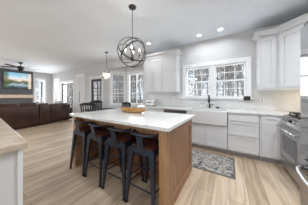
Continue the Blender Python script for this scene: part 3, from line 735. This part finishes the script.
# recessed downlights; those outside the picture are added to brighten the room
cans = [(-2.0, 2.95), (-.66, 3.22), (-.19, 3.19), (-.2, 1.2), (.2, -.9), (-2.4, -1.0), (.85, 1.9), (-5.0, -.5), (-7.0, -.6), (-9.0, -.7), (-7.4, -2.0), (-5.0, -2.0)]
names = ['recessed ceiling light above the narrow wall cabinet, nearest the chandelier', 'left of the two recessed ceiling lights above the sink window', 'right of the two recessed ceiling lights above the sink window']
for i, (x, y) in enumerate(cans):
    lab = names[i] if i < 3 else 'added fill light in the ceiling outside the picture'
    r_ = thing('recessed_light', lab, 'ceiling light', (x, y, H), group='recessed ceiling lights over the kitchen' if i < 3 else 'added ceiling fill lights outside the picture')
    obj('trim_ring', lambda bm: lathe(bm, [(.055, -.001), (.055, -.006), (.078, -.005), (.082, -.001)], 24), 'trim', r_)
    obj('lens', lambda bm: lathe(bm, [(.0001, -.0015), (.054, -.0015), (.054, -.003), (.0001, -.003)], 24), 'can', r_)
    l = bpy.data.lights.new('downlight', 'AREA'); l.shape = 'DISK'; l.size = .11; l.energy = (3.0 if i == 0 else 2.3 if i < 3 else 7 if y < -.8 and x > -1 else 14 if x > -1 else 10)*LAMP; l.color = (.90, .95, 1); l.spread = math.radians(160)
    o = bpy.data.objects.new('downlight', l); COL.objects.link(o); o.parent = r_; o.location = (0, 0, -.008)

# ceiling fan
cf = thing('ceiling_fan', 'black ceiling fan in front of the television', 'ceiling fan', (-8.05, 1.60, 2.50))
t3 = H-2.50
obj('canopy', lambda bm: lathe(bm, [(.02, t3-.07), (.06, t3-.05), (.075, t3-.001)], 20), 'black', cf, smooth=True)
obj('downrod', lambda bm: tube(bm, [(0, 0, t3-.06), (0, 0, .05)], .014, 8), 'black', cf)
obj('motor', lambda bm: lathe(bm, [(.03, .08), (.10, .065), (.125, .03), (.12, -.02), (.07, -.05), (.05, -.06)], 24), 'black', cf, smooth=True)
obj('light_kit', lambda bm: lathe(bm, [(.05, -.06), (.085, -.075), (.095, -.11), (.06, -.15), (0, -.165)], 20), 'black', cf, smooth=True)
for i in range(5):
    a = math.radians(18+72*i); Rz = Matrix.Rotation(a, 4, 'Z') @ Matrix.Rotation(math.radians(12), 4, 'X')
    bl = obj('blade', lambda bm: (box(bm, .20, .64, -.062, .062, .012, .020, R=Rz, bev=.003), box(bm, .10, .24, -.02, .02, .006, .012, R=Rz)), 'blackwood', cf)

# ================================================================== LIVING ROOM SOFA
sf = thing('leather_sofa', 'long dark brown leather sofa seen from behind', 'sofa', (-6.42, .72, 0), math.radians(103.9))
SL = 2.50
obj('base', lambda bm: box(bm, .0, SL, .02, .90, .05, .42, bev=.03), 'leather', sf, smooth=True)
cuts = [(0.0, 1.17), (1.19, 1.60), (1.62, SL)]
for a, b in cuts:
    def backp(bm, a=a, b=b):
        Rr = Matrix.Translation((0, 0, .08)) @ Matrix.Rotation(math.radians(4), 4, 'X')
        box(bm, a, b, -.0, .20, 0, .78 if a < 1.6 else .74, R=Rr, bev=.045)
    obj('backrest', backp, 'leather', sf, smooth=True)
    n = 2 if b-a > .8 else 1
    zt = {0: .965, 1: .93}.get(cuts.index((a, b)), .885)
    for q in range(n):
        u0, u1 = a+(b-a)*q/n+.03, a+(b-a)*(q+1)/n-.03
        obj('head_cushion', lambda bm: box(bm, u0, u1, .02, .24, zt-.14, zt, bev=.055), 'leather', sf, smooth=True)
    obj('seat_cushion', lambda bm: box(bm, a+.02, b-.02, .22, .92, .40, .52, bev=.04), 'leather', sf, smooth=True)
for a in (-.19, SL+.005):
    obj('arm', lambda bm: box(bm, a, a+.185, .03, .92, .04, .64, bev=.05), 'leather', sf, smooth=True)
for a in (.02, SL-.08):
    for y_ in (.06, .80): obj('foot', B((a, a+.06, y_, y_+.06, 0, .055)), 'black', sf)
# white cushion lying on the sofa end
ps = thing('throw_pillow', 'white pillow propped at the right end of the sofa', 'pillow', (-7.285, 2.77, .522), math.radians(103.9))
def pil(bm):
    box(bm, -.2, .2, -.06, .06, .0, .47, bev=.055)
obj('cover', pil, 'pillow_white', ps, smooth=True)

# ================================================================== DINING SET
dt = thing('dining_table', 'dark round dining table under the glass pendant', 'table', (-4.02, 2.82, 0))
obj('tabletop', lambda bm: lathe(bm, [(.0001, .72), (.50, .72), (.52, .735), (.52, .75), (.50, .755), (.0001, .755)], 40), 'blackwood', dt)
obj('pedestal', lambda bm: lathe(bm, [(.26, .0), (.26, .03), (.08, .07), (.055, .2), (.07, .45), (.05, .6), (.12, .72)], 24), 'blackwood', dt, smooth=True)
def dchair():
    t = thing('dining_chair', '', 'chair', group='dining chairs')
    obj('seat', lambda bm: box(bm, -.22, .22, -.21, .21, .44, .47, bev=.012), 'blackwood', t)
    for sx in (-1, 1):
        obj('leg', lambda bm: bar(bm, (sx*.18, .17, .44), (sx*.21, .20, 0), .035, w2=.024), 'blackwood', t)
        obj('leg', lambda bm: bar(bm, (sx*.18, -.18, .44), (sx*.21, -.25, 0), .035, w2=.024), 'blackwood', t)
        obj('back_post', lambda bm: bar(bm, (sx*.20, -.19, .47), (sx*.225, -.27, .99), .030, w2=.026), 'blackwood', t)
    obj('top_rail', lambda bm: tube(bm, [(-.235, -.262, .955), (-.12, -.282, .985), (0, -.29, .99), (.12, -.282, .985), (.235, -.262, .955)], .042, 8), 'blackwood', t, smooth=True)
    for i in range(5):
        x = -.14+i*.07
        obj('spindle', lambda bm: bar(bm, (x, -.19, .47), (x*1.05, -.278, .95), .034, .012), 'blackwood', t)
    obj('stretcher', lambda bm: (bar(bm, (-.195, .18, .2), (.195, .18, .2), .02), bar(bm, (-.195, -.215, .2), (.195, -.215, .2), .02)), 'blackwood', t)
    return t
c0 = dchair()
# direction the sitter faces = local +y
for i, (x, y, a, lab) in enumerate(((-3.82, 2.38, .55, 'black spindle dining chair nearest the island, backed to the camera'), (-4.66, 3.08, -2.13, 'black spindle dining chair left of the table, before the dark door'), (-3.08, 2.84, 2.9, 'black spindle dining chair behind the wooden bowl, before the bay'))):
    o = c0 if i == 0 else copy_tree(c0)
    o.location = (x, y, 0); o.rotation_euler = (0, 0, a); o['label'] = lab
